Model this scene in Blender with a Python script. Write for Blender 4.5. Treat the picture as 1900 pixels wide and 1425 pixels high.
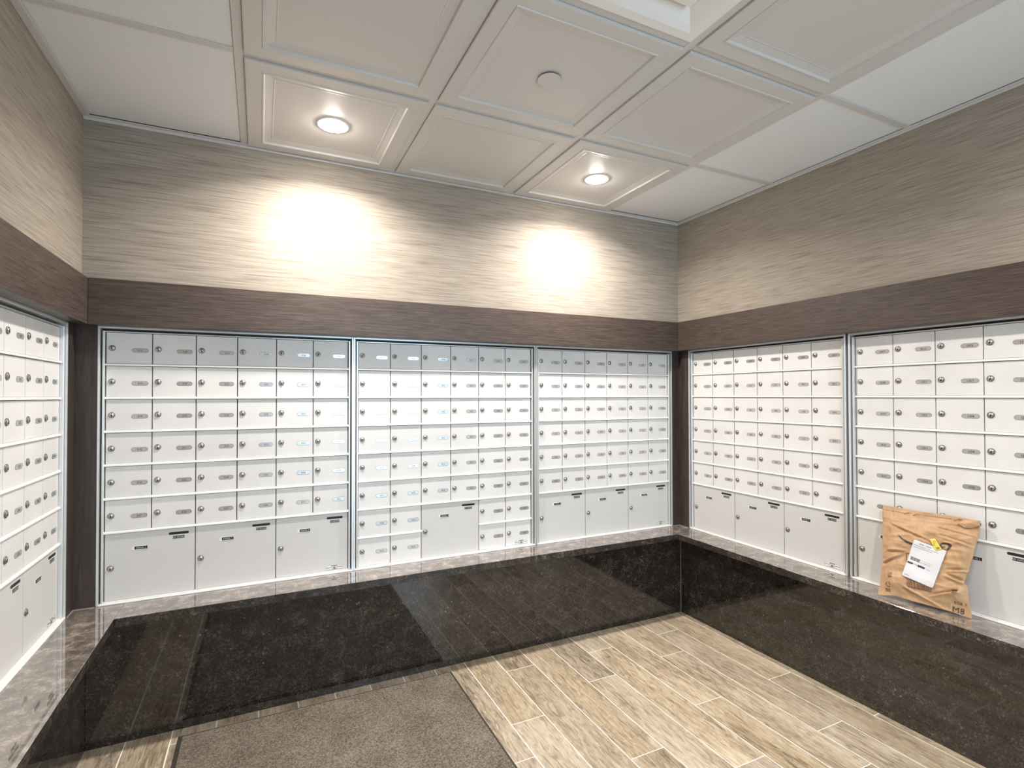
import bpy, bmesh, math, random
from mathutils import Vector, Matrix, noise
random.seed(7)
C = bpy.context.scene.collection
PI = math.pi
for o in list(bpy.data.objects): bpy.data.objects.remove(o)

# ------------------------------------------------------------------ camera
cam = bpy.data.cameras.new('camera'); cam_o = bpy.data.objects.new('camera', cam); C.objects.link(cam_o)
YAW, PITCH, ROLL = -0.4463, 0.0135, -0.0019
cam.sensor_fit = 'HORIZONTAL'; cam.sensor_width = 36.0
cam.lens = 974.7125 / 1900 * 36.0
cam.shift_y = (721.1386 - 712.5) / 1900
cam.clip_start = 0.02
cam_o.matrix_world = (Matrix.Translation((0.9321, -2.4816, 1.2908)) @ Matrix.Rotation(YAW, 4, 'Z')
                      @ Matrix.Rotation(PI/2 + PITCH, 4, 'X') @ Matrix.Rotation(ROLL, 4, 'Z'))
bpy.context.scene.camera = cam_o
# ------------------------------------------------------------------ world, light, exposure
sc = bpy.context.scene
sc.view_settings.view_transform = 'Standard'; sc.view_settings.look = 'None'
sc.view_settings.exposure = -0.30; sc.view_settings.gamma = 1.0; sc.view_settings.use_curve_mapping = False
w = bpy.data.worlds.new('world'); sc.world = w; w.use_nodes = True
w.node_tree.nodes['Background'].inputs[0].default_value = (0.62, 0.76, 1.0, 1)
w.node_tree.nodes['Background'].inputs[1].default_value = 0.9
LENS_GLOW = 240.0              # radiance of a downlight lens
LAMP_POWER = 24.0             # watts of each downlight beam
LAMP_COLOR = (1.0, 0.925, 0.85)
dl = bpy.data.lights.new('window_daylight', 'AREA'); dl.shape = 'RECTANGLE'; dl.size = 1.5; dl.size_y = 1.9
dl.energy = 88; dl.color = (0.54, 0.79, 1.0)
dlo = bpy.data.objects.new('window_daylight', dl); C.objects.link(dlo)
dlo.location = (2.2, -4.35, 1.15); dlo.rotation_euler = (PI/2, 0, 0)   # outside the window, shining +y into the room

# ------------------------------------------------------------------ dimensions (metres)
W_, P_ = 0.1490, 0.1288                    # mailbox width and row pitch
ZT, ZB, ZL = 1.5363, 0.5079, 0.5000        # top of first row, bottom of the last, ledge top
XL, XR = 0.2888, 3.2609                    # door planes of the left and right banks (back bank: y = 0)
WL, WR, WB = 0.3324, 3.2183, -0.0435       # wallpaper planes
ZC = 2.3359                                # ceiling grid plane
YF = -3.9                                  # wall behind the camera
HT, HB, HD = 1.7301, 1.5587, 0.0674        # wooden header

# ------------------------------------------------------------------ materials
def mat(name, base=(.8,.8,.8), rough=.5, metal=0.0, spec=.5, ior=1.5, coat=0.0):
    m = bpy.data.materials.new(name); m.use_nodes = True
    b = m.node_tree.nodes['Principled BSDF']
    b.inputs['Base Color'].default_value = (*base, 1); b.inputs['Roughness'].default_value = rough
    b.inputs['Metallic'].default_value = metal; b.inputs['IOR'].default_value = ior
    b.inputs['Specular IOR Level'].default_value = spec; b.inputs['Coat Weight'].default_value = coat
    return m
def N(m, t, **kw):
    n = m.node_tree.nodes.new(t)
    for k, v in kw.items():
        if hasattr(n, k): setattr(n, k, v)
        else: n.inputs[k].default_value = v
    return n
def LK(m, a, ao, b, bi): m.node_tree.links.new(a.outputs[ao], b.inputs[bi])
def bsdf(m): return m.node_tree.nodes['Principled BSDF']
def coords(m, scale, loc=(0,0,0)):
    g = N(m, 'ShaderNodeNewGeometry'); mp = N(m, 'ShaderNodeMapping')
    mp.inputs['Scale'].default_value = scale; mp.inputs['Location'].default_value = loc
    LK(m, g, 'Position', mp, 'Vector'); return mp
def ramp(m, stops):
    r = N(m, 'ShaderNodeValToRGB'); e = r.color_ramp.elements
    while len(e) < len(stops): e.new(.5)
    for i, (p, c) in enumerate(stops): e[i].position = p; e[i].color = (*c, 1)
    return r
def bump(m, src, out, strength, dist, chain=None):
    b = N(m, 'ShaderNodeBump'); b.inputs['Strength'].default_value = strength; b.inputs['Distance'].default_value = dist
    LK(m, src, out, b, 'Height')
    if chain: LK(m, chain, 'Normal', b, 'Normal')
    LK(m, b, 'Normal', bsdf(m), 'Normal'); return b
M = {}
# wallpaper: horizontal strie grasscloth
m = M['wallpaper'] = mat('wallpaper', rough=.75, spec=.25)
mp = coords(m, (6.5, 6.5, 235)); n1 = N(m, 'ShaderNodeTexNoise', Scale=1.0, Detail=1.0, Roughness=.5); LK(m, mp, 'Vector', n1, 'Vector')
mp2 = coords(m, (12, 12, 470)); n2 = N(m, 'ShaderNodeTexNoise', Scale=1.0, Detail=2.0); LK(m, mp2, 'Vector', n2, 'Vector')
mx = N(m, 'ShaderNodeMix'); mx.inputs[0].default_value = .42; LK(m, n1, 'Fac', mx, 2); LK(m, n2, 'Fac', mx, 3)
r = ramp(m, [(.32, (.205,.172,.14)), (.44, (.275,.238,.197)), (.56, (.325,.285,.238)), (.70, (.37,.33,.28))]); LK(m, mx, 0, r, 'Fac')
LK(m, r, 'Color', bsdf(m), 'Base Color'); bump(m, mx, 0, .30, .002)
# dark stained wood, grain along the run
def wood(name, sc3, stops):
    m = mat(name, rough=.42, spec=.4)
    mp = coords(m, sc3); n1 = N(m, 'ShaderNodeTexNoise', Scale=1.0, Detail=5.0, Roughness=.7, Distortion=.6); LK(m, mp, 'Vector', n1, 'Vector')
    r = ramp(m, stops); LK(m, n1, 'Fac', r, 'Fac'); LK(m, r, 'Color', bsdf(m), 'Base Color'); bump(m, n1, 'Fac', .25, .001)
    return m
WS = [(.33, (.030,.021,.017)), (.5, (.062,.045,.037)), (.68, (.105,.080,.066))]
M['header_wood'] = wood('header_wood', (10, 10, 330), WS)
M['post_wood'] = wood('post_wood', (90, 90, 4), [(.35, (.026,.018,.015)), (.55, (.045,.032,.027)), (.7, (.06,.045,.038))])
M['white_paint'] = mat('white_enamel', (.76,.755,.74), .42, spec=.5)
n = coords(M['white_paint'], (3,3,3)); nn = N(M['white_paint'], 'ShaderNodeTexNoise', Scale=1.4, Detail=3.0); LK(M['white_paint'], n, 'Vector', nn, 'Vector')
rr = ramp(M['white_paint'], [(.35, (.625,.62,.61)), (.65, (.68,.675,.665))]); LK(M['white_paint'], nn, 'Fac', rr, 'Fac'); LK(M['white_paint'], rr, 'Color', bsdf(M['white_paint']), 'Base Color')
M['parcel_paint'] = mat('grey_enamel', (.545,.54,.525), .40)
M['anodized'] = mat('anodized_aluminium', (.70,.71,.71), .32, metal=.6)
M['rail_paint'] = mat('rail_enamel', (.76,.755,.74), .35)
M['chrome'] = mat('lock_metal', (.52,.50,.47), .28, metal=.95)
M['chrome_dark'] = mat('lock_ring_metal', (.20,.19,.175), .38, metal=.8)
M['black'] = mat('black_void', (.006,.006,.006), .6)
M['label_black'] = mat('label_black', (.012,.012,.012), .35)
M['print_white'] = mat('print_white', (.75,.75,.75), .5)
M['plate'] = mat('plate_metal', (.58,.57,.555), .26, metal=.75)
M['holder'] = mat('label_holder', (.74,.74,.73), .3)
M['ink'] = mat('engraved_ink', (.02,.02,.02), .5)
M['ink_soft'] = mat('engraved_ink_soft', (.10,.097,.094), .5)
M['ceiling_gloss'] = mat('moulded_ceiling_panel', (.60,.585,.565), .40)
M['ceiling_mat'] = mat('mineral_ceiling_panel', (.75,.765,.77), .85, spec=.2)
m = M['ceiling_mat']; mp = coords(m, (1,1,1)); nn = N(m, 'ShaderNodeTexNoise', Scale=260.0, Detail=3.0); LK(m, mp, 'Vector', nn, 'Vector'); bump(m, nn, 'Fac', .5, .002)
M['grid'] = mat('ceiling_grid_metal', (.60,.585,.565), .45)
M['lens'] = mat('lamp_lens', (1,1,1), .5)
b = bsdf(M['lens']); b.inputs['Emission Color'].default_value = (*LAMP_COLOR, 1); b.inputs['Emission Strength'].default_value = LENS_GLOW
M['white_trim'] = mat('lamp_trim', (.85,.84,.82), .4)
# granite
def granite(name, rough, lift=1.0, ior=1.7, lo=.30, hi=2.9):
    m = mat(name, rough=rough, spec=.5, ior=ior)
    mp = coords(m, (1,1,1))
    big = N(m, 'ShaderNodeTexNoise', Scale=20.0, Detail=6.0, Roughness=.7, Distortion=.25); LK(m, mp, 'Vector', big, 'Vector')
    fine = N(m, 'ShaderNodeTexNoise', Scale=150.0, Detail=4.0, Roughness=.75); LK(m, mp, 'Vector', fine, 'Vector')
    r1 = ramp(m, [(.36, (.011*lift,.0095*lift,.008*lift)), (.52, (.025*lift,.021*lift,.018*lift)), (.70, (.055*lift,.047*lift,.041*lift))]); LK(m, big, 'Fac', r1, 'Fac')
    r2 = ramp(m, [(.44, (lo,lo,lo)), (.58, (1.1,1.1,1.1)), (.70, (hi,hi*.94,hi*.9))]); LK(m, fine, 'Fac', r2, 'Fac')
    mu = N(m, 'ShaderNodeMix', data_type='RGBA', blend_type='MULTIPLY'); mu.inputs[0].default_value = 1
    LK(m, r1, 'Color', mu, 6); LK(m, r2, 'Color', mu, 7)
    v = N(m, 'ShaderNodeTexVoronoi', Scale=34.0); LK(m, mp, 'Vector', v, 'Vector')
    rv = ramp(m, [(.0, (.16,.145,.13)), (.10, (.13,.115,.10)), (.17, (0,0,0))]); LK(m, v, 'Distance', rv, 'Fac')
    vm = N(m, 'ShaderNodeTexNoise', Scale=9.0, Detail=2.0); LK(m, mp, 'Vector', vm, 'Vector')
    vr = ramp(m, [(.56, (0,0,0)), (.66, (1,1,1))]); LK(m, vm, 'Fac', vr, 'Fac')
    ml = N(m, 'ShaderNodeMix', data_type='RGBA', blend_type='MULTIPLY'); ml.inputs[0].default_value = 1; LK(m, rv, 'Color', ml, 6); LK(m, vr, 'Color', ml, 7)
    ad = N(m, 'ShaderNodeMix', data_type='RGBA', blend_type='ADD'); ad.inputs[0].default_value = 1; LK(m, mu, 2, ad, 6); LK(m, ml, 2, ad, 7)
    LK(m, ad, 2, bsdf(m), 'Base Color')
    return m
M['granite'] = granite('polished_granite_lit_top', .035, 8.5, 3.9, .7, 1.4)  # ledge tops: base colour lifted to carry bright reflection and direct light
M['granite_edge'] = granite('honed_granite_shaded_edge', .32, 2.4, 1.55)  # same stone, honed; darker base carries the weaker light on upright faces
M['granite_apron'] = granite('granite_front', .04, 1.45, 1.75)
# porcelain plank floor
m = M['plank'] = mat('wood_look_porcelain', rough=.34, spec=.45)
g = N(m, 'ShaderNodeNewGeometry'); at = N(m, 'ShaderNodeAttribute', attribute_name='plank_offset')
va = N(m, 'ShaderNodeVectorMath'); va.operation = 'ADD'; LK(m, g, 'Position', va, 0); LK(m, at, 'Vector', va, 1)
mp = N(m, 'ShaderNodeMapping'); mp.inputs['Scale'].default_value = (75, 9.0, 75); LK(m, va, 'Vector', mp, 'Vector')
n1 = N(m, 'ShaderNodeTexNoise', Scale=1.0, Detail=6.0, Roughness=.68, Distortion=1.6); LK(m, mp, 'Vector', n1, 'Vector')
mpb = N(m, 'ShaderNodeMapping'); mpb.inputs['Scale'].default_value = (5, 1.6, 5); LK(m, va, 'Vector', mpb, 'Vector')
n2 = N(m, 'ShaderNodeTexNoise', Scale=1.0, Detail=3.0, Distortion=.8); LK(m, mpb, 'Vector', n2, 'Vector')
mx = N(m, 'ShaderNodeMix'); mx.inputs[0].default_value = .30; LK(m, n1, 'Fac', mx, 2); LK(m, n2, 'Fac', mx, 3)
r = ramp(m, [(.35, (.13,.098,.066)), (.43, (.27,.215,.15)), (.52, (.43,.355,.26)), (.62, (.56,.485,.375))]); LK(m, mx, 0, r, 'Fac')
hs = N(m, 'ShaderNodeHueSaturation'); LK(m, r, 'Color', hs, 'Color')
sx = N(m, 'ShaderNodeSeparateXYZ'); LK(m, at, 'Vector', sx, 'Vector')
mr = N(m, 'ShaderNodeMapRange'); mr.inputs['From Min'].default_value = 0; mr.inputs['From Max'].default_value = 50
mr.inputs['To Min'].default_value = .82; mr.inputs['To Max'].default_value = 1.15; LK(m, sx, 'X', mr, 'Value'); LK(m, mr, 'Result', hs, 'Value')
mr2 = N(m, 'ShaderNodeMapRange'); mr2.inputs['From Max'].default_value = 50; mr2.inputs['To Min'].default_value = 1.15; mr2.inputs['To Max'].default_value = .88
LK(m, sx, 'Y', mr2, 'Value'); LK(m, mr2, 'Result', hs, 'Saturation')
# pale scuffs
mps = N(m, 'ShaderNodeMapping'); mps.inputs['Scale'].default_value = (60, 22, 60); LK(m, va, 'Vector', mps, 'Vector')
ns = N(m, 'ShaderNodeTexNoise', Scale=1.0, Detail=4.0, Roughness=.8); LK(m, mps, 'Vector', ns, 'Vector')
rs = ramp(m, [(.60, (0,0,0)), (.67, (1,1,1))]); LK(m, ns, 'Fac', rs, 'Fac')
mxs = N(m, 'ShaderNodeMix', data_type='RGBA'); LK(m, hs, 'Color', mxs, 6); mxs.inputs[7].default_value = (.56,.50,.40,1)
ms = N(m, 'ShaderNodeMath'); ms.operation = 'MULTIPLY'; ms.inputs[1].default_value = .6; LK(m, rs, 'Color', ms, 0); LK(m, ms, 0, mxs, 0)
LK(m, mxs, 2, bsdf(m), 'Base Color'); bump(m, n1, 'Fac', .3, .0012)
M['grout'] = mat('floor_grout', (.88,.85,.78), .8)
# mat carpet
m = M['carpet'] = mat('mat_pile', rough=.95, spec=.1)
mp = coords(m, (1,1,1)); na = N(m, 'ShaderNodeTexNoise', Scale=150.0, Detail=4.0, Roughness=.8); LK(m, mp, 'Vector', na, 'Vector')
nb = N(m, 'ShaderNodeTexNoise', Scale=7.0, Detail=4.0); LK(m, mp, 'Vector', nb, 'Vector')
mx = N(m, 'ShaderNodeMix'); mx.inputs[0].default_value = .15; LK(m, na, 'Fac', mx, 2); LK(m, nb, 'Fac', mx, 3)
r = ramp(m, [(.38, (.085,.07,.055)), (.5, (.185,.157,.125)), (.62, (.33,.285,.23))]); LK(m, mx, 0, r, 'Fac')
LK(m, r, 'Color', bsdf(m), 'Base Color'); bump(m, na, 'Fac', 1.0, .006)
M['mat_edge'] = mat('mat_rubber_edge', (.035,.03,.025), .7)
# kraft paper
m = M['kraft'] = mat('kraft_paper', rough=.55, spec=.35)
mp = coords(m, (1,1,1)); na = N(m, 'ShaderNodeTexNoise', Scale=22.0, Detail=6.0, Roughness=.6); LK(m, mp, 'Vector', na, 'Vector')
r = ramp(m, [(.3, (.39,.235,.125)), (.7, (.50,.32,.18))]); LK(m, na, 'Fac', r, 'Fac'); LK(m, r, 'Color', bsdf(m), 'Base Color')
M['label_paper'] = mat('label_paper', (.62,.63,.66), .4)
M['yellow'] = mat('sticker_yellow', (.80,.62,.10), .45)
M['print_dark'] = mat('bag_print', (.045,.03,.03), .5)
M['print_brown'] = mat('bag_print_brown', (.16,.085,.045), .5)
M['print_grey'] = mat('label_print_grey', (.16,.16,.18), .5)
M['wall_paint'] = mat('wall_paint', (.60,.58,.55), .8)
M['frame_dark'] = mat('window_frame_metal', (.08,.08,.085), .4)
m = M['glass'] = bpy.data.materials.new('window_glass'); m.use_nodes = True
nt = m.node_tree; nt.nodes.clear()
o_ = nt.nodes.new('ShaderNodeOutputMaterial'); mi = nt.nodes.new('ShaderNodeMixShader'); tr = nt.nodes.new('ShaderNodeBsdfTransparent')
gl = nt.nodes.new('ShaderNodeBsdfGlossy'); gl.inputs['Roughness'].default_value = .02; fr = nt.nodes.new('ShaderNodeFresnel')
nt.links.new(fr.outputs[0], mi.inputs[0]); nt.links.new(tr.outputs[0], mi.inputs[1]); nt.links.new(gl.outputs[0], mi.inputs[2]); nt.links.new(mi.outputs[0], o_.inputs[0])

# ------------------------------------------------------------------ helpers
def tag(o, label=None, cat=None, group=None, kind=None):
    if label: o['label'] = label
    if cat: o['category'] = cat
    if group: o['group'] = group
    if kind: o['kind'] = kind
    return o
def mesh_of(bm, name, mats, smooth=False):
    me = bpy.data.meshes.new(name); bm.to_mesh(me); bm.free()
    for mm in (mats if isinstance(mats, (list, tuple)) else [mats]): me.materials.append(M[mm] if isinstance(mm, str) else mm)
    if smooth:
        for p in me.polygons: p.use_smooth = True
    return me
def put(name, me, parent=None, loc=(0,0,0)):
    o = bpy.data.objects.new(name, me); C.objects.link(o); o.location = loc
    if parent: o.parent = parent
    return o
def obj(name, bm, mats, parent=None, loc=(0,0,0), smooth=False): return put(name, mesh_of(bm, name, mats, smooth), parent, loc)
def empty(name, loc, rz=0):
    o = bpy.data.objects.new(name, None); C.objects.link(o); o.location = loc; o.rotation_euler = (0,0,rz); o.empty_display_size = .05
    return o
def box(bm, x0, x1, y0, y1, z0, z1, bevel=0.0, mi=0, seg=1):
    vs = [bm.verts.new(p) for p in ((x0,y0,z0),(x1,y0,z0),(x1,y1,z0),(x0,y1,z0),(x0,y0,z1),(x1,y0,z1),(x1,y1,z1),(x0,y1,z1))]
    fs = [bm.faces.new([vs[i] for i in q]) for q in ((0,3,2,1),(4,5,6,7),(0,1,5,4),(1,2,6,5),(2,3,7,6),(3,0,4,7))]
    for f in fs: f.material_index = mi
    if bevel > 0:
        ed = list({e for f in fs for e in f.edges})
        rs = bmesh.ops.bevel(bm, geom=ed, offset=bevel, segments=seg, affect='EDGES', profile=.5)
        for f in rs['faces']: f.material_index = mi
    return fs
def B(*a, **k):
    bm = bmesh.new(); box(bm, *a, **k); return bm
def poly(bm, pts, mi=0):
    f = bm.faces.new([bm.verts.new(p) for p in pts]); f.material_index = mi; return f
def prism_front(bm, pts2, y0, y1, mi=0):
    """outline pts2 (x,z, counter-clockwise seen from -y) extruded from back y1 to front y0"""
    f = [bm.verts.new((x, y0, z)) for x, z in pts2]; b = [bm.verts.new((x, y1, z)) for x, z in pts2]
    fs = [bm.faces.new(f), bm.faces.new(b[::-1])]; n = len(f)
    for i in range(n): fs.append(bm.faces.new([f[i], b[i], b[(i+1) % n], f[(i+1) % n]]))
    for q in fs: q.material_index = mi
    return fs
def capsule(cx, cz, w, h, n=6):
    r = h/2; pts = []
    for i in range(n+1):
        a = -PI/2 + PI*i/n; pts.append((cx + w/2 - r + r*math.cos(a), cz + r*math.sin(a)))
    for i in range(n+1):
        a = PI/2 + PI*i/n; pts.append((cx - w/2 + r + r*math.cos(a), cz + r*math.sin(a)))
    return pts
def lathe_y(bm, prof, n=20, mi=0, cx=0, cz=0):
    """profile [(r, y)] turned about the y axis, front towards -y"""
    rings = []
    for r, y in prof:
        if r < 1e-6: rings.append([bm.verts.new((cx, y, cz))])
        else: rings.append([bm.verts.new((cx + r*math.cos(2*PI*i/n), y, cz + r*math.sin(2*PI*i/n))) for i in range(n)])
    for a, b_ in zip(rings, rings[1:]):
        for i in range(n):
            j = (i+1) % n
            if len(a) == 1: f = bm.faces.new([a[0], b_[i], b_[j]])
            elif len(b_) == 1: f = bm.faces.new([a[i], b_[0], a[j]])
            else: f = bm.faces.new([a[i], b_[i], b_[j], a[j]])
            f.material_index = mi
def lathe_z(bm, prof, n=40, mi=0, cx=0, cy=0):
    rings = []
    for r, z in prof:
        if r < 1e-6: rings.append([bm.verts.new((cx, cy, z))])
        else: rings.append([bm.verts.new((cx + r*math.cos(2*PI*i/n), cy + r*math.sin(2*PI*i/n), z)) for i in range(n)])
    for a, b_ in zip(rings, rings[1:]):
        for i in range(n):
            j = (i+1) % n
            if len(a) == 1: f = bm.faces.new([a[0], b_[i], b_[j]])
            elif len(b_) == 1: f = bm.faces.new([a[i], b_[0], a[j]])
            else: f = bm.faces.new([a[i], b_[i], b_[j], a[j]])
            f.material_index = mi
GL = {}
def glyphs(ch):
    """triangles of one character in a unit-size font: (verts, faces, advance)"""
    if ch in GL: return GL[ch]
    cu = bpy.data.curves.new('glyph', 'FONT'); cu.body = ch; cu.size = 1.0; cu.resolution_u = 2
    ob = bpy.data.objects.new('glyph', cu); C.objects.link(ob)
    me = bpy.data.meshes.new_from_object(ob.evaluated_get(bpy.context.evaluated_depsgraph_get()))
    vs = [(v.co.x, v.co.y) for v in me.vertices]; fs = [tuple(p.vertices) for p in me.polygons]
    bpy.data.objects.remove(ob); bpy.data.curves.remove(cu); bpy.data.meshes.remove(me)
    x1 = max([v[0] for v in vs], default=.25)
    GL[ch] = (vs, fs, x1 + .09); return GL[ch]
def text(bm, s, place, height, mi=0, bold=0.0, track=0.0):
    """write s centred on the origin of place(x, z) -> 3-D point"""
    k = height / .72; adv = 0; items = []
    for ch in s:
        if ch == ' ': adv += .34; continue
        vs, fs, a = glyphs(ch); items.append((adv, vs, fs)); adv += a + track
    for off, vs, fs in items:
        bv = [bm.verts.new(place((off + x - adv/2)*k, (y - .36)*k)) for x, y in vs]
        for f in fs:
            try: q = bm.faces.new([bv[i] for i in f]); q.material_index = mi
            except ValueError: pass

# ------------------------------------------------------------------ setting: walls
def struct(name, bm, mats, label, cat, parent=None):
    o = obj(name, bm, mats, parent)
    if not parent: tag(o, label, cat, kind='structure')
    return o
bm = bmesh.new(); box(bm, .05, 3.5, WB, .30, 1.66, 2.50); box(bm, .05, 3.5, .06, .30, 0, 1.66)
struct('wall_back', bm, 'wallpaper', 'far wall in beige strie wallpaper above the long three-bank mailbox row', 'wall')
bm = bmesh.new(); box(bm, 0.0, WL, YF, WB, 1.66, 2.50); box(bm, 0.0, .22, -1.22, .06, 0, 1.66); box(bm, 0.0, WL, YF, -1.22, 0, 1.66)
struct('wall_left', bm, 'wallpaper', 'wallpapered wall at the left edge of the photo', 'wall')
bm = bmesh.new(); box(bm, WR, 3.5, YF, WB, 1.66, 2.50); box(bm, 3.33, 3.5, -2.10, .06, 0, 1.66); box(bm, WR, 3.5, YF, -2.10, 0, 1.66)
struct('wall_right', bm, 'wallpaper', 'wallpapered wall on the right above the parcel mailer side', 'wall')
bm = bmesh.new(); box(bm, 0, 1.45, YF-.2, YF, 0, 2.5); box(bm, 2.95, 3.5, YF-.2, YF, 0, 2.5); box(bm, 1.45, 2.95, YF-.2, YF, 2.1, 2.5); box(bm, 1.45, 2.95, YF-.2, YF, 0, .2)
struct('wall_front', bm, 'wall_paint', 'painted wall behind the viewer with a wide window', 'wall')
bm = bmesh.new()
for a in ((1.45,1.51,.2,2.1),(2.89,2.95,.2,2.1),(1.51,2.89,.2,.26),(1.51,2.89,2.04,2.1),(2.17,2.23,.26,2.04)): box(bm, a[0], a[1], YF-.13, YF-.07, a[2], a[3], .004)
wf = struct('window_1', bm, 'frame_dark', 'dark framed window in the wall behind the viewer', 'window')
for xa, xb in ((1.51, 2.17), (2.23, 2.89)): obj('pane', B(xa, xb, YF-.103, YF-.097, .26, 2.04), 'glass', wf)

# ------------------------------------------------------------------ setting: floor of planks
bm = bmesh.new(); lay = bm.verts.layers.float_vector.new('plank_offset')
box(bm, .05, 3.5, YF, .3, -.06, -.0012, mi=1)
G0, GP, LEN, GAP = 3.1669, .1491, .905, .0046
JN = {-1: -.28, 0: -.816, 1: -.2455, 2: -.442, 3: -.82, 4: -.2515, 5: -.478, 6: -.965, 7: -.2355, 8: -.605, 9: -.804}
for j in range(-1, 20):
    xr = G0 - j*GP; xl = xr - GP
    if xl < .22: xl = .22
    base = JN.get(j, -random.uniform(.1, .95)); y1 = .28
    cuts = []; y = base
    while y < .28: y += LEN
    y -= LEN
    while y > YF: cuts.append(y); y -= LEN
    cuts.append(YF)
    for c in cuts:
        off = Vector((random.uniform(0, 50), random.uniform(0, 50), random.uniform(0, 50)))
        if y1 - c > .02:
            nv = len(bm.verts)
            box(bm, xl + GAP/2, xr - GAP/2, c + GAP/2, y1 - GAP/2, -.004, 0, mi=0)
            bm.verts.ensure_lookup_table()
            for v in bm.verts[nv:]: v[lay] = off
        y1 = c
struct('floor', bm, ['plank', 'grout'], 'floor of wood-look porcelain planks with pale grout lines', 'floor')

# ------------------------------------------------------------------ setting: ceiling
TA, T, TY = .8671, .61, -.6985
BX = [TA + i*T for i in range(4)]; BYS = [TY - i*T for i in range(6)]
ceil = struct('ceiling', B(.05, 3.5, YF, .25, ZC+.05, ZC+.16), 'ceiling_mat', 'suspended ceiling of white panels in a metal grid', 'ceiling')
bm = bmesh.new(); gw = .0135
for x in BX: box(bm, x-gw, x+gw, YF, WB, ZC, ZC+.012, .0012)
xs = [WL] + BX + [WR]; ys = [WB] + BYS + [YF]
for y in BYS:
    for a, b_ in zip(xs, xs[1:]): box(bm, a+gw if a != WL else a, b_-gw if b_ != WR else b_, y-gw, y+gw, ZC+.0004, ZC+.0124, .0012)
obj('ceiling_grid', bm, 'grid', ceil)
def step_panel(bm, x0, x1, y0, y1, prof):
    """panel seen from below: prof [(inset, z)]"""
    rings = [[bm.verts.new((x0+i, y0+i, z)), bm.verts.new((x1-i, y0+i, z)), bm.verts.new((x1-i, y1-i, z)), bm.verts.new((x0+i, y1-i, z))] if False else
             [bm.verts.new((x0+i, y0+i, z)), bm.verts.new((x0+i, y1-i, z)), bm.verts.new((x1-i, y1-i, z)), bm.verts.new((x1-i, y0+i, z))] for i, z in prof]
    for a, b_ in zip(rings, rings[1:]):
        for k in range(4): bm.faces.new([a[k], b_[k], b_[(k+1) % 4], a[(k+1) % 4]])
    bm.faces.new(rings[-1])
vent_cell = (2, 2)
for i in range(5):
    for j in range(6 if True else 0):
        x0, x1 = xs[i], xs[i+1]; y1, y0 = ys[j], ys[j+1]
        if (i, j) == vent_cell: continue
        bm = bmesh.new(); g = gw + .0008
        if i in (0, 4):
            step_panel(bm, x0+(.004 if i == 0 else g), x1-(g if i == 0 else .004), y0+g, y1-(g if j else .018), [(0, ZC+.03), (0, ZC+.004)])
            obj('flat_ceiling_panel', bm, 'ceiling_mat', ceil)
        else:
            step_panel(bm, x0+g, x1-g, y0+g, y1-(g if j else .018),
                       [(0, ZC+.02), (0, ZC-.0065), (.003, ZC-.008), (.050, ZC-.008), (.0515, ZC-.0105), (.056, ZC-.0105), (.060, ZC-.004), (.085, ZC-.0005), (.088, ZC-.0015), (.091, ZC-.0005)])
            obj('moulded_ceiling_panel', bm, 'ceiling_gloss', ceil)
def trimL(name, bm, label): return struct(name, bm, 'grid', label, 'trim')
bm = bmesh.new(); box(bm, WL, WR, WB-.020, WB, ZC-.003, ZC, .0008); box(bm, WL+.001, WR-.001, WB-.008, WB, ZC-.014, ZC-.003, .0008)
trimL('trim_1', bm, 'white metal ceiling edge moulding along the far wall')
bm = bmesh.new(); box(bm, WL, WL+.024, YF, WB, ZC-.004, ZC, .0008); trimL('trim_2', bm, 'white metal ceiling edge moulding along the left wall')
bm = bmesh.new(); box(bm, WR-.016, WR, YF, WB, ZC-.004, ZC, .0008); box(bm, WR-.006, WR, YF, WB, ZC-.012, ZC-.004, .0008); trimL('trim_3', bm, 'white metal ceiling edge moulding along the right wall')

# ------------------------------------------------------------------ setting: wooden headers and corner posts
LE, RE = -1.22, -2.10      # where the recesses end on the left and right walls
def header(name, bm, label): return struct(name, bm, 'header_wood', label, 'trim')
header('trim_4', B(XL+HD, XR-HD, -HD, .05, HB, HT, .0012), 'dark wood header board across the far wall')
header('trim_5', B(.22, XL+HD-.0004, LE-.02, .05, HB, HT, .0012), 'dark wood header board on the left wall')
header('trim_6', B(XR-HD+.0004, 3.33, RE-.02, .05, HB, HT, .0012), 'dark wood header board on the right wall')
EP = .020
bm = bmesh.new(); box(bm, XL+EP, .3755, -EP, .055, ZL, HB-.0005); box(bm, .225, XL+EP-.0004, -.0893, .055, ZL, HB-.0005)
struct('trim_7', bm, 'post_wood', 'dark wood corner post between the left and far mailbox banks', 'trim')
bm = bmesh.new(); box(bm, 3.1915, XR-EP, -EP, .055, ZL, HB-.0005); box(bm, XR-EP+.0004, 3.325, -.0989, .055, ZL, HB-.0005)
struct('trim_8', bm, 'post_wood', 'dark wood corner post between the far and right mailbox banks', 'trim')
bm = bmesh.new(); box(bm, .225, XL+EP, LE, -.1117-6*W_-.0224, ZL, HB-.0005)
struct('trim_9', bm, 'post_wood', 'dark wood end post of the left mailbox recess', 'trim')
bm = bmesh.new(); box(bm, XR-EP, 3.325, RE, -1.0701-6*W_-.0224, ZL, HB-.0005)
struct('trim_10', bm, 'post_wood', 'dark wood end post of the right mailbox recess', 'trim')

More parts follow.
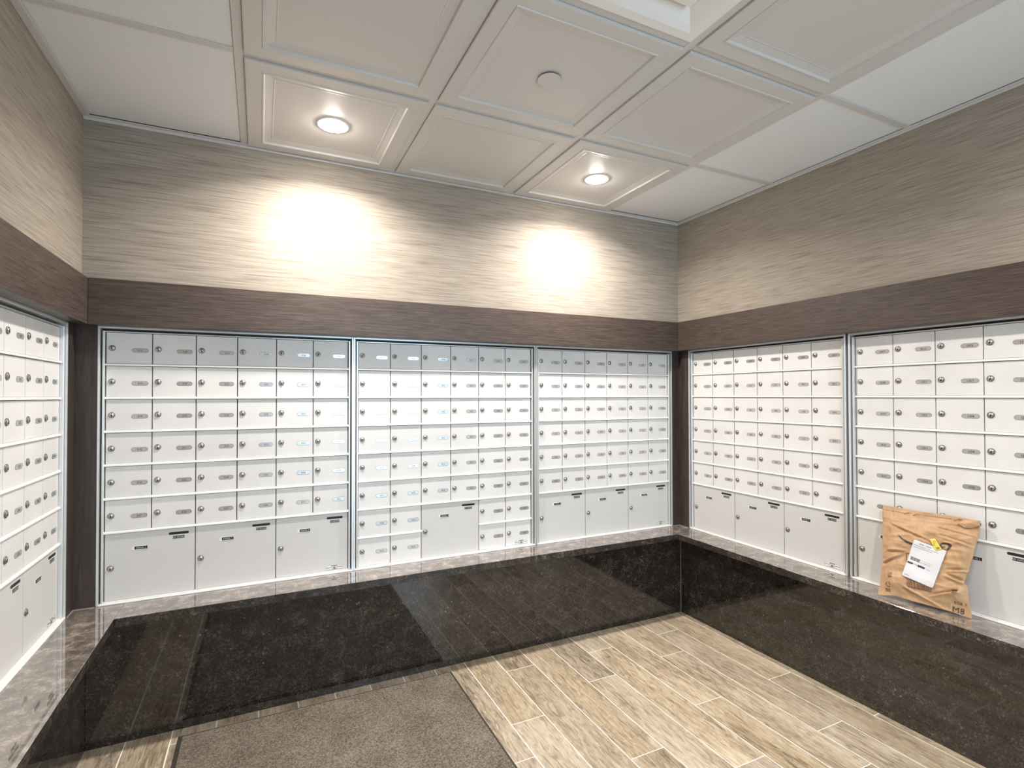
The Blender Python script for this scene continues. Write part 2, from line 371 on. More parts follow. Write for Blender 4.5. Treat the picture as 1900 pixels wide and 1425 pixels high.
# ------------------------------------------------------------------ stone ledges and fronts
LT = .032; FX0, FX1, FY = .4649, 3.0848, -.1761
def thing_mesh(name, bm, mats, label, cat, group=None, smooth=False):
    o = obj(name, bm, mats, smooth=smooth); return tag(o, label, cat, group)
def ledge_mats(bm):
    bm.normal_update()
    for f in bm.faces: f.material_index = 0 if f.normal.z > .3 else 1  # top faces take the lit tone, all others the shaded one
    return bm
thing_mesh('granite_ledge', ledge_mats(B(FX0+.0006, XR-.0004, FY, .055, ZL-LT, ZL, .0008)), ['granite', 'granite_edge'], 'polished dark granite ledge under the far wall mailbox banks', 'ledge', 'granite ledges under the mailboxes')
bm = bmesh.new(); box(bm, .225, FX0, LE, .055, ZL-LT, ZL, .0008)
thing_mesh('granite_ledge', ledge_mats(bm), ['granite', 'granite_edge'], 'polished dark granite ledge under the left wall mailboxes', 'ledge', 'granite ledges under the mailboxes')
bm = bmesh.new()
box(bm, FX1, 3.325, RE, FY-.0006, ZL-LT, ZL, .0008)
thing_mesh('granite_ledge', ledge_mats(bm), ['granite', 'granite_edge'], 'polished dark granite ledge that the brown paper mailer stands on', 'ledge', 'granite ledges under the mailboxes')
AX0, AX1, AY = .3597, 3.2021, -.0700
thing_mesh('granite_front_panel', B(AX0+.0008, AX1-.0008, AY, .055, 0, ZL-LT-.0002), 'granite_apron', 'dark granite front panel below the far wall ledge, behind the mat', 'stone panel', 'granite panels below the ledges')
thing_mesh('granite_front_panel', B(WL+.0004, AX0, LE, .055, 0, ZL-LT-.0002), 'granite_apron', 'dark granite front panel below the left wall ledge', 'stone panel', 'granite panels below the ledges')
thing_mesh('granite_front_panel', B(AX1, WR-.0003, RE, .055, 0, ZL-LT-.0002), 'granite_apron', 'dark granite front panel on the right, below the mailer', 'stone panel', 'granite panels below the ledges')

M['caulk'] = mat('clear_caulk', (.30,.28,.26), .4)
bm = bmesh.new()
box(bm, AX1-.0022, AX1-.0002, AY-.0022, AY-.0002, .001, ZL-LT-.001)
box(bm, FX1-.001, XR-EP-.001, FY-.0016, FY-.0004, ZL-.0004, ZL+.0003)
box(bm, XL+EP+.0002, .3750, -EP-.0028, -EP-.0002, ZL+.0001, ZL+.0022); box(bm, XL+EP+.0002, XL+EP+.0028, -.0890, -EP-.0030, ZL+.0001, ZL+.0022)
box(bm, 3.1920, XR-EP-.0002, -EP-.0028, -EP-.0002, ZL+.0001, ZL+.0022); box(bm, XR-EP-.0028, XR-EP-.0002, -.0985, -EP-.0030, ZL+.0001, ZL+.0022)
struct('trim_11', bm, 'caulk', 'thin pale caulk beads in the corner seams of the granite', 'caulk')

# ------------------------------------------------------------------ mailbox banks
RAIL = .0085
DH = P_ - RAIL - .0024                       # door height
bm = bmesh.new(); box(bm, .0017, W_-.0017, 0, .012, -DH, 0, .0006); me_door = mesh_of(bm, 'door', 'white_paint')
bm = bmesh.new(); box(bm, .0017, W_-.0017, 0, .012, -(ZT-7*P_-ZL-.0092), 0, .0006); me_door_low = mesh_of(bm, 'door', 'white_paint')
def parcel_mesh(wd, ht):
    bm = bmesh.new(); box(bm, .0015, wd-.0015, 0, .012, -ht, 0, .0006); return mesh_of(bm, 'parcel_door', 'parcel_paint')
PH = (ZT - 6*P_) - ZB - .001
me_parcel = parcel_mesh(2*W_, PH)
bm = bmesh.new()
lathe_y(bm, [(.0112, .0), (.0112, -.0020), (.0100, -.0034), (.0086, -.0034)], 24, 1)
lathe_y(bm, [(.0086, -.0034), (.0078, -.0024), (.0070, -.0046), (.0, -.0052)], 24, 0)
prism_front(bm, [(-.0006, .0030), (-.0022, -.0026), (-.0030, -.0050), (0, -.0062), (.0030, -.0050), (.0022, -.0026), (.0006, .0030)][::-1][::-1], -.0056, -.0030, 2)
me_lock = mesh_of(bm, 'lock', ['chrome', 'chrome_dark', 'black'], True)
plates = {}
def plate_mesh(num):
    bm = bmesh.new()
    prism_front(bm, capsule(0, 0, .0550, .0170), -.0003, .0004, 2)
    prism_front(bm, capsule(0, 0, .0534, .0156), -.0006, .0004, 0)
    text(bm, num, lambda x, z: (x + .001, -.0009, z), .0080, 1, track=.02)
    return mesh_of(bm, 'number_plate', ['plate', 'ink', 'ink_soft'])
def key_slot_mesh():
    bm = bmesh.new(); prism_front(bm, capsule(0, 0, .0690, .0098), -.0004, .003, 0); return mesh_of(bm, 'key_slot', 'black')
me_slot = key_slot_mesh()
def small_label(s, wd, ht, th):
    bm = bmesh.new(); box(bm, -wd/2, wd/2, -.0010, .0002, -ht/2, ht/2)
    text(bm, s, lambda x, z: (x, -.0013, z), th, 1); return mesh_of(bm, 'tape_label', ['label_black', 'print_white'])
me_key = small_label('KEY RETURN', .0395, .0100, .0048)
me_parlab = [small_label('PARCEL %d' % k, .0420, .0110, .0050) for k in (1, 2, 3)]
bm = bmesh.new(); prism_front(bm, capsule(0, 0, .0530, .0160), -.0006, .0004, 0); me_holder = mesh_of(bm, 'label_holder', 'holder')
def maker_mesh():
    """printed maker's strip: outlined box, emblem in the middle, words left and right"""
    bm = bmesh.new(); w2, h2 = .034, .0085
    box(bm, -w2, w2, -.0006, .0002, -h2, h2, mi=0)
    def L(x0, x1, z0, z1, mi=1): box(bm, x0, x1, -.0009, -.0005, z0, z1, mi=mi)
    L(-w2, w2, h2-.0006, h2); L(-w2, w2, -h2, -h2+.0006); L(-w2, -w2+.0006, -h2, h2); L(w2-.0006, w2, -h2, h2)
    L(-.011, .011, .0052, .0078); L(-.0125, -.0108, -.006, .0064); L(.0108, .0125, -.006, .0064)
    L(-.006, -.0035, -.006, .0015); L(-.0018, .0018, -.006, .003); L(.0035, .006, -.006, .0015); L(-.008, .008, -.0074, -.0062)
    for k in range(5): L(-.031+k*.0034, -.0290+k*.0034, -.0022, .0020); L(.0152+k*.0034, .0172+k*.0034, -.0022, .0020)
    L(-.0322, -.0312, -.001, .001); L(.0312, .0322, -.001, .001)
    return mesh_of(bm, 'maker_strip', ['holder', 'ink'])
me_maker = maker_mesh()
bm = bmesh.new()      # thin lip between rows: sloped top, square underside
prism_front(bm, [(0, 0), (1, 0), (1, RAIL), (0, RAIL)], 0, .012)
bm.free()
def rail(parent, x0, x1, ztop):
    bm = bmesh.new(); pts = [(.012, 0), (.012, RAIL), (.000, RAIL), (-.0056, RAIL-.0022), (-.0064, .0010), (-.0056, 0)]
    a = [bm.verts.new((x0, y, ztop-RAIL+z)) for y, z in pts]; b_ = [bm.verts.new((x1, y, ztop-RAIL+z)) for y, z in pts]; n = len(pts)
    for i in range(n): bm.faces.new([a[i], a[(i+1) % n], b_[(i+1) % n], b_[i]])
    bm.faces.new(a[::-1]); bm.faces.new(b_)
    bmesh.ops.recalc_face_normals(bm, faces=bm.faces)
    return obj('divider_rail', bm, 'rail_paint', parent)
def bank(loc, rz, numbers, tall_cols, parcels, label, parcel0=1):
    """numbers: list of columns (top to bottom); parcels: columns where a two-wide parcel door starts"""
    t = empty('mailbox_bank', (loc[0], loc[1], ZL), rz); tag(t, label, 'mailboxes', 'wall banks of white mailboxes')
    z0 = ZT - ZL; zb = ZB - ZL; x1 = 6*W_
    obj('housing', B(-.012, x1+.012, .0145, .052, .001, z0+.018), 'black', t)
    # outer aluminium frame, mitred picture-frame fashion
    zt = z0 + .0224; fw = .0080; e = .0218
    bm = bmesh.new()
    box(bm, -e, -e+fw, -.0185, .050, .0004, zt, .0010); box(bm, x1+e-fw, x1+e, -.0185, .050, .0004, zt, .0010)
    box(bm, -e+fw, x1+e-fw, -.0185, .050, zt-.0078, zt, .0010)
    obj('outer_frame', bm, 'anodized', t)
    bm = bmesh.new()
    box(bm, -.0085, -.0012, -.0120, .030, .0085, z0+.0060, .0015, seg=2); box(bm, x1+.0012, x1+.0085, -.0120, .030, .0085, z0+.0060, .0015, seg=2)
    box(bm, -.0012, x1+.0012, -.0050, .030, z0+.0014, z0+.0060, .0008)
    obj('inner_frame', bm, 'anodized', t)
    bm = bmesh.new(); box(bm, -e+fw, x1+e-fw, -.0200, .030, .0004, .0062, .0010); box(bm, -.0085, x1+.0085, -.0090, .012, .0068, .0082, .0003)
    obj('bottom_sill', bm, 'rail_paint', t)
    for k in range(1, 7): rail(t, -.0012, x1+.0012, z0 - k*P_ + RAIL + .0018)
    for a, b_ in tall_cols: rail(t, a*W_, b_*W_, z0 - 7*P_ + RAIL + .0018)
    for c, col in enumerate(numbers):
        for k, num in enumerate(col):
            d = put('door', me_door_low if k == 7 else me_door, t, (c*W_, 0, z0 - k*P_))
            put('lock', me_lock, d, (.0197, 0, -.0590))
            put('number_plate', plate_mesh(num), d, (.1089, 0, -.0655))
    for q, c in enumerate(parcels):
        d = put('parcel_door', me_parcel, t, (c*W_, 0, z0 - 6*P_))
        put('lock', me_lock, d, (.0197, 0, -PH*.51))
        h = put('label_holder', me_holder, d, (.1120, 0, -.0625)); put('number_label', me_parlab[min(q+parcel0-1, 2)], d, (.1165, -.0007, -.0615))
        put('key_slot', me_slot, d, (.2415, 0, -.0190)); put('key_label', me_key, d, (.2415, 0, -.0345))
    put('maker_strip', me_maker, t, (x1-.058, 0, .0235))
    return t
def seq(a, n): return [str(a+i) for i in range(n)]
NB = [seq(212,6), seq(218,6), seq(224,6), seq(230,6), ['236'] + seq(301,5), seq(306,6)]
bank((XL, -.1117-6*W_), PI/2, NB, [], [0,2,4], 'white mailbox bank on the left wall, cut off by the left edge of the photo')
bank((.3974, 0), 0, [seq(312,6), seq(318,6), seq(324,6), seq(330,6), ['336'] + seq(401,5), seq(406,6)], [], [0,2,4],
     'leftmost white mailbox bank on the far wall, beside the left corner post')
bank((1.3353, 0), 0, [seq(412,8), seq(420,8), seq(428,6), ['434','435','436','501','502','503'], seq(504,8), seq(512,8)], [(0,2),(4,6)], [2],
     'middle white mailbox bank on the far wall, with a single parcel locker')
bank((2.2751, 0), 0, [seq(520,6), seq(526,6), seq(532,5)+['601'], seq(602,6), seq(608,6), seq(614,6)], [], [0,2,4],
     'rightmost white mailbox bank on the far wall, ending at the right corner post')
bank((XR, -.1213), -PI/2, [['710','711','712','713','801','802'], seq(803,6), seq(809,5)+['901'], seq(902,6), seq(908,6), seq(1001,6)], [], [0,2,4],
     'white mailbox bank on the right wall next to the corner post')
bank((XR, -1.0701), -PI/2, [seq(1007,6), ['1013']+seq(1101,5), seq(1106,6), ['1112','1113']+seq(1201,4), seq(1205,6), seq(1211,3)+seq(1301,3)], [], [0,2,4],
     'white mailbox bank on the right wall behind the brown paper mailer')

# ------------------------------------------------------------------ ceiling fixtures
def downlight(x, y, label):
    t = empty('recessed_light', (x, y, ZC)); tag(t, label, 'ceiling light', 'recessed ceiling downlights')
    z = -.0006
    bm = bmesh.new(); lathe_z(bm, [(.047, z+.006), (.049, z-.0030), (.056, z-.0040), (.062, z-.0015), (.062, z+.001)], 48); obj('trim_ring', bm, 'white_trim', t, smooth=True)
    bm = bmesh.new(); lathe_z(bm, [(.0475, z-.0005), (.040, z-.0035), (.030, z-.0120), (.015, z-.0165), (0, z-.0180)], 48); obj('lens', bm, 'lens', t, smooth=True)
    li = bpy.data.lights.new('lamp', 'AREA'); li.shape = 'DISK'; li.size = .09; li.energy = LAMP_POWER; li.color = LAMP_COLOR; li.spread = math.radians(152)
    lo = bpy.data.objects.new('lamp', li); C.objects.link(lo); lo.parent = t; lo.location = (0, 0, -.0205)
    return t
downlight(1.1798, -.371, 'lit round downlight in the ceiling, nearer the left corner')
downlight(2.3900, -.385, 'lit round downlight in the ceiling, nearer the right corner')
downlight(1.172, -2.22, 'lit round downlight in the ceiling behind the viewer, left side')
downlight(2.392, -2.22, 'lit round downlight in the ceiling behind the viewer, right side')
t = empty('sprinkler_cover', (1.7846, -.988, ZC-.0005)); tag(t, 'round white flush sprinkler cover disc between the two ceiling lights', 'sprinkler cover')
bm = bmesh.new(); lathe_z(bm, [(.0385, -.0052), (.0385, -.0062), (.0375, -.0068), (0, -.0068)], 48); obj('cover_plate', bm, 'ceiling_gloss', t)
bm = bmesh.new(); lathe_z(bm, [(.0340, .004), (.0340, -.0052), (.030, -.0054)], 32); obj('collar', bm, 'mat_edge', t)
# square air diffuser filling one grid cell
x0, x1 = BX[1]+gw+.001, BX[2]-gw-.001; y1, y0 = BYS[1]-gw-.001, BYS[2]+gw+.001
t = empty('air_diffuser', ((x0+x1)/2, (y0+y1)/2, ZC)); tag(t, 'square white air diffuser in the ceiling, cut off by the top edge', 'air vent')
hw = (x1-x0)/2; hh = (y1-y0)/2
bm = bmesh.new(); step_panel(bm, -hw, hw, -hh, hh, [(0, .01), (0, -.003), (.028, -.003), (.045, .004), (.075, .020), (.095, .034), (.10, .036)]); obj('flared_frame', bm, 'white_trim', t, smooth=False)
bm = bmesh.new(); step_panel(bm, -hw+.092, hw-.092, -hh+.092, hh-.092, [(0, .018), (0, .010), (.004, .007), (.02, .006)]); obj('center_plaque', bm, 'white_trim', t)

# ------------------------------------------------------------------ floor mat
t = empty('floor_mat', (0, 0, 0)); tag(t, 'dark taupe pile floor mat lying along the far wall', 'mat')
mx0, mx1, my1, my0 = .6564, 1.7400, -.1290, -1.90
bm = bmesh.new(); box(bm, mx0, mx1, my0, my1, .0002, .0050, .0015); obj('rubber_backing', bm, 'mat_edge', t)
bm = bmesh.new(); box(bm, mx0+.014, mx1-.010, my0+.014, my1-.012, .0042, .0090, .0018); obj('pile', bm, 'carpet', t)

# ------------------------------------------------------------------ padded paper mailer
BLc, BRc, TLc, TRc = Vector((3.1265,-1.2281,.502)), Vector((3.1977,-1.5013,.502)), Vector((3.243,-1.1844,.8363)), Vector((3.243,-1.5092,.8397))
def interp(tab, x):
    if x <= tab[0][0]: return tab[0][1]
    for (a, va_), (b_, vb) in zip(tab, tab[1:]):
        if x <= b_:
            k = (x-a)/(b_-a); k = k*k*(3-2*k)*.5 + k*.5; return va_ + (vb-va_)*k
    return tab[-1][1]
Ledge = [(0,-.0044),(.15,.0210),(.42,.036),(.60,.022),(.80,.009),(1,.0005)]
Redge = [(0,.9985),(.2,.9566),(.305,.9401),(.345,.9031),(.40,.918),(.4726,.9373),(.66,.966),(.89,.9986),(1,1.000)]
Bedge = [(0,.0060),(.2,.0400),(.43,.0285),(.74,.0199),(1,-.0040)]
Tedge = [(0,1.008),(.4,1.002),(.76,1.011),(1,1.004)]
def plane_pt(s, q): return (BLc*(1-s) + BRc*s)*(1-q) + (TLc*(1-s) + TRc*s)*q
Nn = ((BRc-BLc).cross(TLc-BLc)).normalized()
if Nn.x > 0: Nn = -Nn            # front faces the room (-x)
def sstep(a, b_, x):
    k = max(0, min(1, (x-a)/(b_-a))); return k*k*(3-2*k)
def relief(s, q):
    pil = sstep(.0, .17, s) * sstep(0, .14, 1-s) * sstep(.02, .22, q) * sstep(.02, .26, 1-q)
    h = .020*pil
    v = Vector((s*3.0, q*3.4, 3.1))
    h += .0075*noise.noise(v)*(.25+pil)
    v = Vector((s*4.0 + 2.0*q, q*13 - s*2.2, 7.7))
    h += .0042*(1-abs(noise.noise(v))*2.4)*(.25+.9*pil)
    v = Vector((s*15 - q*5, q*9 + s*8, 1.7))
    h += .0018*(1-abs(noise.noise(v))*2.2)
    # creases: from the notch on the right edge inward, along the left seam, under the closing flap
    for (sx_, qx, ang, ln, wd, dp) in [(.90,.345,2.95,.34,.014,.008),(.93,.47,3.35,.30,.012,.005),(.10,.50,.15,.28,.012,.006),(.12,.80,-.25,.42,.012,.005),
                                   (.30,.14,-.30,.40,.014,.006),(.86,.24,3.5,.25,.012,.006),(.95,.73,3.0,.30,.012,.004),(.05,.36,.5,.25,.013,.005),(.62,.86,-.1,.3,.008,.003)]:
        dx, dy = s-sx_, q-qx; al = dx*math.cos(ang)+dy*math.sin(ang); ac = -dx*math.sin(ang)+dy*math.cos(ang)
        f = sstep(-.03, .04, al)*sstep(-.10, .12, ln-al)*sstep(.75, 1.25, math.hypot((s-.505)/.25, (q-.44)/.27))
        h += 1.5*dp*f*(math.exp(-((ac-wd)/wd)**2) - 1.1*math.exp(-((ac+wd*.4)/wd)**2))
    fl = .8571 + .075*s                   # closing flap lies on top
    h += .0022*sstep(fl-.004, fl+.004, q)
    return max(h, .0006)
def front(s, q, off=0.0): return plane_pt(s, q) + Nn*(relief(s, q) + off)
def warp(u, v):
    # u across, v up, both 0..1
    s = interp(Ledge, v)*(1-u) + interp(Redge, v)*u
    q = interp(Bedge, u)*(1-v) + interp(Tedge, u)*v
    return s, q
t = empty('padded_mailer', (3.165, -1.36, ZL)); tag(t, 'crumpled brown kraft paper mailer leaning against the right wall mailboxes', 'parcel')
def child(name, bm, mats, par=t, smooth=False):
    o = obj(name, bm, mats, smooth=smooth); o.data.transform(Matrix.Translation(-Vector((3.165, -1.36, ZL)))); o.parent = par; return o
bm = bmesh.new(); NU, NV = 110, 120; F, K = [], []
for j in range(NV+1):
    fr_, bk = [], []
    for i in range(NU+1):
        s, q = warp(i/NU, j/NV); p = front(s, q)
        pb = plane_pt(s, q) - Nn*(.0006 + .010*sstep(0,.2,s)*sstep(0,.2,1-s)*sstep(0,.3,q)*sstep(0,.3,1-q))
        p.z = max(p.z, ZL+.0006); pb.z = max(pb.z, ZL+.0006)
        fr_.append(bm.verts.new(p)); bk.append(bm.verts.new(pb))
    F.append(fr_); K.append(bk)
for j in range(NV):
    for i in range(NU):
        bm.faces.new([F[j][i], F[j][i+1], F[j+1][i+1], F[j+1][i]]); bm.faces.new([K[j][i], K[j+1][i], K[j+1][i+1], K[j][i+1]])
for j in range(NV):
    bm.faces.new([F[j][0], F[j+1][0], K[j+1][0], K[j][0]]); bm.faces.new([F[j][NU], K[j][NU], K[j+1][NU], F[j+1][NU]])
for i in range(NU):
    bm.faces.new([F[0][i], K[0][i], K[0][i+1], F[0][i+1]]); bm.faces.new([F[NV][i], F[NV][i+1], K[NV][i+1], K[NV][i]])
bmesh.ops.recalc_face_normals(bm, faces=bm.faces)
child('paper_bag', bm, 'kraft', smooth=True)
def quad_patch(bm, c4, off, n=18, mi=0, th=0.0):
    """patch lying on the bag between four plane corners TL, TR, BR, BL"""
    g = []
    for j in range(n+1):
        row = []
        for i in range(n+1):
            a, b_ = i/n, j/n
            s = (c4[0][0]*(1-a)+c4[1][0]*a)*(1-b_) + (c4[3][0]*(1-a)+c4[2][0]*a)*b_
            q = (c4[0][1]*(1-a)+c4[1][1]*a)*(1-b_) + (c4[3][1]*(1-a)+c4[2][1]*a)*b_
            row.append(bm.verts.new(front(s, q, off)))
        g.append(row)
    for j in range(n):
        for i in range(n):
            f = bm.faces.new([g[j][i], g[j+1][i], g[j+1][i+1], g[j][i+1]]); f.material_index = mi
# printed marks straight on the paper
def stroke(bm, top, bot, off, mi=0, sub=6):
    P1, P2 = [], []
    for tab, out in ((top, P1), (bot, P2)):
        n = len(tab)-1
        for i in range(n*sub+1):
            k = i/sub; a = min(int(k), n-1); f = k-a
            out.append((tab[a][0]*(1-f)+tab[a+1][0]*f, tab[a][1]*(1-f)+tab[a+1][1]*f))
    R = 3
    rows = [[bm.verts.new(front(a[0]*(1-r/R)+b_[0]*r/R, a[1]*(1-r/R)+b_[1]*r/R, off)) for r in range(R+1)] for a, b_ in zip(P1, P2)]
    for a, b_ in zip(rows, rows[1:]):
        for r in range(R):
            try: f = bm.faces.new([a[r], b_[r], b_[r+1], a[r+1]]); f.material_index = mi
            except ValueError: pass
bm = bmesh.new()
stroke(bm, [(.2157,.6950),(.2609,.668),(.3221,.6453),(.3719,.6356),(.4404,.6240),(.5165,.6230),(.6082,.6465),(.6605,.6867)],
           [(.2157,.6915),(.2514,.6500),(.3131,.6216),(.3677,.6120),(.4415,.5987),(.5177,.5981),(.6094,.6204),(.6893,.650)], .0009)
stroke(bm, [(.6602,.6945),(.7042,.7095),(.7487,.7084),(.7703,.6912),(.7591,.659),(.7290,.6266)], [(.6640,.6828),(.6964,.6894),(.7231,.6903),(.7371,.6789),(.7298,.6533),(.7240,.6290)], .0009)
stroke(bm, [(.6700,.6620),(.7112,.6686)], [(.6760,.6490),(.6985,.6542)], .0009)
child('printed_arrow', bm, 'print_dark')
def line_(bm, a, b_, wd, off, mi=0):
    d = Vector((b_[0]-a[0], b_[1]-a[1])); n = Vector((-d.y, d.x)).normalized()*wd/2
    stroke(bm, [(a[0]+n.x, a[1]+n.y), (b_[0]+n.x, b_[1]+n.y)], [(a[0]-n.x, a[1]-n.y), (b_[0]-n.x, b_[1]-n.y)], off, mi, sub=10)
bm = bmesh.new()
cs = [(.3072,.5145),(.56,.5198),(.5924,.1678),(.3438,.167)]
for a, b_ in zip(cs, cs[1:]+cs[:1]): line_(bm, a, b_, .008, .0009)
x = .36
while x < .575:
    wd = random.choice([.003,.004,.007,.010]); k = (x-.3438)/.2486
    line_(bm, (x, .168), (x - .012, .262 - .05*k), wd, .0009); x += wd + random.choice([.005,.007,.010])
child('printed_barcode', bm, 'print_brown')
def writ(bm, s, c, ang, ht, off, mi=0, track=.0):
    # ht in plane units of height (bag is about .357 tall, .30 wide)
    ca, sa = math.cos(ang), math.sin(ang)
    text(bm, s, lambda x, z: front(c[0] + (x*ca - z*sa)/.305, c[1] + (x*sa + z*ca)/.357, off), ht, mi, track=track)
bm = bmesh.new(); writ(bm, 'M8', (.868,.050), -.02, .021, .0009); writ(bm, 'EGB 7', (.886,.120), -.02, .0095, .0009)
child('printed_letters', bm, 'print_dark')
bm = bmesh.new()
def bars(bm, c4, n, off=.0009):
    for k in range(n):
        f0, f1 = (k+.15)/n, (k+.15+random.uniform(.35,.75))/n
        A = lambda f: (c4[0][0]*(1-f)+c4[3][0]*f, c4[0][1]*(1-f)+c4[3][1]*f); Bq = lambda f: (c4[1][0]*(1-f)+c4[2][0]*f, c4[1][1]*(1-f)+c4[2][1]*f)
        quad_patch(bm, [A(f0), Bq(f0), Bq(f1), A(f1)], off, 2)
bars(bm, [(.1186,.2675),(.1649,.2775),(.1679,.2244),(.1217,.2143)], 5)
bars(bm, [(.0863,.0995),(.1438,.1026),(.1457,.0692),(.0882,.066)], 3)
bars(bm, [(.7966,.2409),(.8492,.2491),(.8518,.2122),(.7991,.2038)], 4)
child('printed_fine_text', bm, 'print_brown')
bm = bmesh.new()          # three chasing arrows
for k in range(3):
    a0 = PI/2 + k*2*PI/3; R0 = .024
    p = [(.122 + R0*1.1*math.cos(a0+da), .143 + R0*math.sin(a0+da)) for da in (.25, .95, 1.65)]
    line_(bm, p[0], p[1], .0065, .0009); line_(bm, p[1], p[2], .0065, .0009)
    stroke(bm, [(p[2][0]-.008, p[2][1]+.006), (p[2][0]+.004, p[2][1]-.010)], [(p[2][0]+.010, p[2][1]+.004), (p[2][0]+.005, p[2][1]-.009)], .0009)
child('printed_recycling_mark', bm, 'print_brown')
bm = bmesh.new()          # row of tiny marks on the flap
line_(bm, (.008,.9555), (.25,.9547), .003, .0009); line_(bm, (.45,.962), (.77,.9792), .003, .0009)
for cx, cz in ((.27,.955),(.37,.957),(.78,.975),(.88,.962)):
    line_(bm, (cx-.02, cz-.012), (cx+.03, cz+.012), .005, .0009); line_(bm, (cx+.03, cz+.012), (cx+.055, cz+.010), .004, .0009); line_(bm, (cx-.018, cz-.010), (cx-.008, cz-.014), .008, .0009); line_(bm, (cx+.035, cz+.008), (cx+.03, cz-.006), .004, .0009)
child('printed_flap_line', bm, 'print_brown')
# creased corner folded over at the top right
bm = bmesh.new()
fc = [(.80,.935),(.86,.985),(.93,1.000),(1.000,1.004),(1.004,.955),(.93,.915),(.87,.905)]
ctr = (.915,.955); top_ = [bm.verts.new(front(s, q, .004 + .006*random.random())) for s, q in fc]; c0 = bm.verts.new(front(*ctr, .016))
bot_ = [bm.verts.new(front(s, q, .0008)) for s, q in fc]
for i in range(len(fc)):
    j = (i+1) % len(fc); bm.faces.new([top_[i], top_[j], c0]); bm.faces.new([top_[i], bot_[i], bot_[j], top_[j]])
bmesh.ops.recalc_face_normals(bm, faces=bm.faces)
child('folded_corner', bm, 'kraft')
# shipping label
LO = .0055
LC = [(.3938,.6757),(.7256,.6216),(.6117,.2056),(.2809,.2688)]
def lab(a, b_):      # a across 0..1, b_ down 0..1
    s = (LC[0][0]*(1-a)+LC[1][0]*a)*(1-b_) + (LC[3][0]*(1-a)+LC[2][0]*a)*b_
    q = (LC[0][1]*(1-a)+LC[1][1]*a)*(1-b_) + (LC[3][1]*(1-a)+LC[2][1]*a)*b_
    return (s, q)
def smooth_front(s, q, off):
    # the stiff label bridges the small wrinkles
    acc = 0
    for ds in (-.04, 0, .04):
        for dq in (-.04, 0, .04): acc += relief(s+ds, q+dq)
    return plane_pt(s, q) + Nn*max(acc/9 + off, relief(s, q) + .0016 + off - LO)
def lab3(a, b_, off): s, q = lab(a, b_); return smooth_front(s, q, off)
def labrect(bm, a0, a1, b0, b1, off, mi=0, n=6):
    g = [[bm.verts.new(lab3(a0+(a1-a0)*i/n, b0+(b1-b0)*j/n, off)) for i in range(n+1)] for j in range(n+1)]
    for j in range(n):
        for i in range(n): f = bm.faces.new([g[j][i], g[j+1][i], g[j+1][i+1], g[j][i+1]]); f.material_index = mi
bm = bmesh.new(); n = 16; cr = .045
def rc(a, b_):       # squash the unit square's corners to round them
    da = max(0, cr-min(a, 1-a)); db = max(0, cr-min(b_, 1-b_))
    if da > 0 and db > 0:
        L_ = math.hypot(da, db); k = min(1, cr/L_)
        a = (cr-da*k if a < .5 else 1-cr+da*k); b_ = (cr-db*k if b_ < .5 else 1-cr+db*k)
    return a, b_
ts = [0, .012, .025, .045] + [.045+.91*k/14 for k in range(1, 14)] + [.955, .975, .988, 1]
g = [[bm.verts.new(lab3(*rc(a, b_), LO)) for a in ts] for b_ in ts]
for j in range(len(ts)-1):
    for i in range(len(ts)-1): bm.faces.new([g[j][i], g[j+1][i], g[j+1][i+1], g[j][i+1]])
g2 = [[bm.verts.new(lab3(*rc(a, b_), LO-.0012)) for a in ts] for b_ in ts]; L1 = len(ts)-1
for k in range(L1):
    bm.faces.new([g[0][k], g[0][k+1], g2[0][k+1], g2[0][k]]); bm.faces.new([g[L1][k], g2[L1][k], g2[L1][k+1], g[L1][k+1]])
    bm.faces.new([g[k][0], g2[k][0], g2[k+1][0], g[k+1][0]]); bm.faces.new([g[k][L1], g[k+1][L1], g2[k+1][L1], g2[k][L1]])
bmesh.ops.recalc_face_normals(bm, faces=bm.faces)
label = child('shipping_label', bm, 'label_paper', smooth=True); label['label'] = 'white shipping label'
bm = bmesh.new()
def words(b_, a0, a1, ht):
    a = a0
    while a < a1:
        wd = random.uniform(.02, .07); labrect(bm, a, min(a+wd, a1), b_, b_+ht, LO+.0004, 0, 2); a += wd + .015
words(.055, .20, .34, .022); words(.050, .40, .55, .022); words(.12, .03, .80, .012); words(.165, .04, .64, .012); words(.505, .34, .72, .010)
labrect(bm, .36, .74, .462, .466, LO+.0004); words(.93, .06, .22, .014); words(.615, .62, .76, .012)
child('fine_print', bm, 'print_grey', label)
bm = bmesh.new(); a = .08
while a < .38:
    wd = random.choice([.005,.008,.012]); labrect(bm, a, a+wd, .44, .525, LO+.0004, 0, 2); a += wd + random.choice([.006,.009])
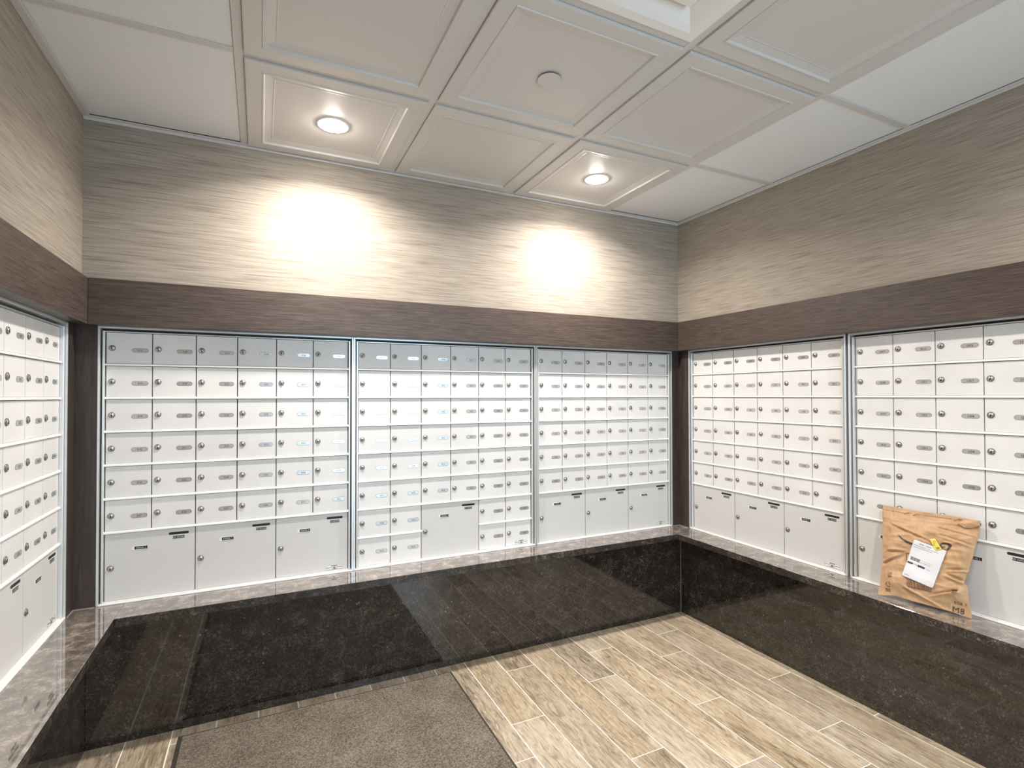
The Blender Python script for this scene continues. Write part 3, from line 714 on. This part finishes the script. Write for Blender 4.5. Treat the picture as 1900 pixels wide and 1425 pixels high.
child('barcode', bm, 'print_dark', label)
bm = bmesh.new(); labrect(bm, .02, .20, .585, .635, LO+.0004); labrect(bm, .36, .58, .585, .635, LO+.0004)
text(bm, 'DYV3', lambda x, z: lab3(.28 + x/.105, .61 - z/.150, LO+.0005), .0070, 0)
child('black_bar_print', bm, 'print_dark', label)
# yellow sticker
YC = [(.549,.7102),(.6034,.7282),(.6804,.6281),(.6201,.6006)]
def ye(a, b_, off):
    s = (YC[0][0]*(1-a)+YC[1][0]*a)*(1-b_) + (YC[3][0]*(1-a)+YC[2][0]*a)*b_; q = (YC[0][1]*(1-a)+YC[1][1]*a)*(1-b_) + (YC[3][1]*(1-a)+YC[2][1]*a)*b_
    return smooth_front(s, q, off)
bm = bmesh.new(); n = 10
g = [[bm.verts.new(ye(i/n, j/n, LO+.0014)) for i in range(n+1)] for j in range(n+1)]; g2 = [[bm.verts.new(ye(i/n, j/n, LO-.0006)) for i in range(n+1)] for j in range(n+1)]
for j in range(n):
    for i in range(n): bm.faces.new([g[j][i], g[j+1][i], g[j+1][i+1], g[j][i+1]])
for k in range(n):
    bm.faces.new([g[0][k], g[0][k+1], g2[0][k+1], g2[0][k]]); bm.faces.new([g[n][k], g2[n][k], g2[n][k+1], g[n][k+1]])
    bm.faces.new([g[k][0], g2[k][0], g2[k+1][0], g[k+1][0]]); bm.faces.new([g[k][n], g[k+1][n], g2[k+1][n], g2[k][n]])
bmesh.ops.recalc_face_normals(bm, faces=bm.faces)
sticker = child('yellow_sticker', bm, 'yellow', smooth=True); sticker['label'] = 'small yellow sticker marked B'
bm = bmesh.new()
# letters run along the sticker's long side
text(bm, 'B', lambda x, z: ye(.5 + z/.019, .84 + x/.045, LO+.0020), .0115, 0)
text(bm, '7751', lambda x, z: ye(.30 + z/.019, .42 + x/.045, LO+.0020), .0056, 0)
text(bm, '22', lambda x, z: ye(.70 + z/.019, .22 + x/.045, LO+.0020), .0052, 0)
child('sticker_letters', bm, 'print_dark', sticker)
bpy.context.view_layer.update()
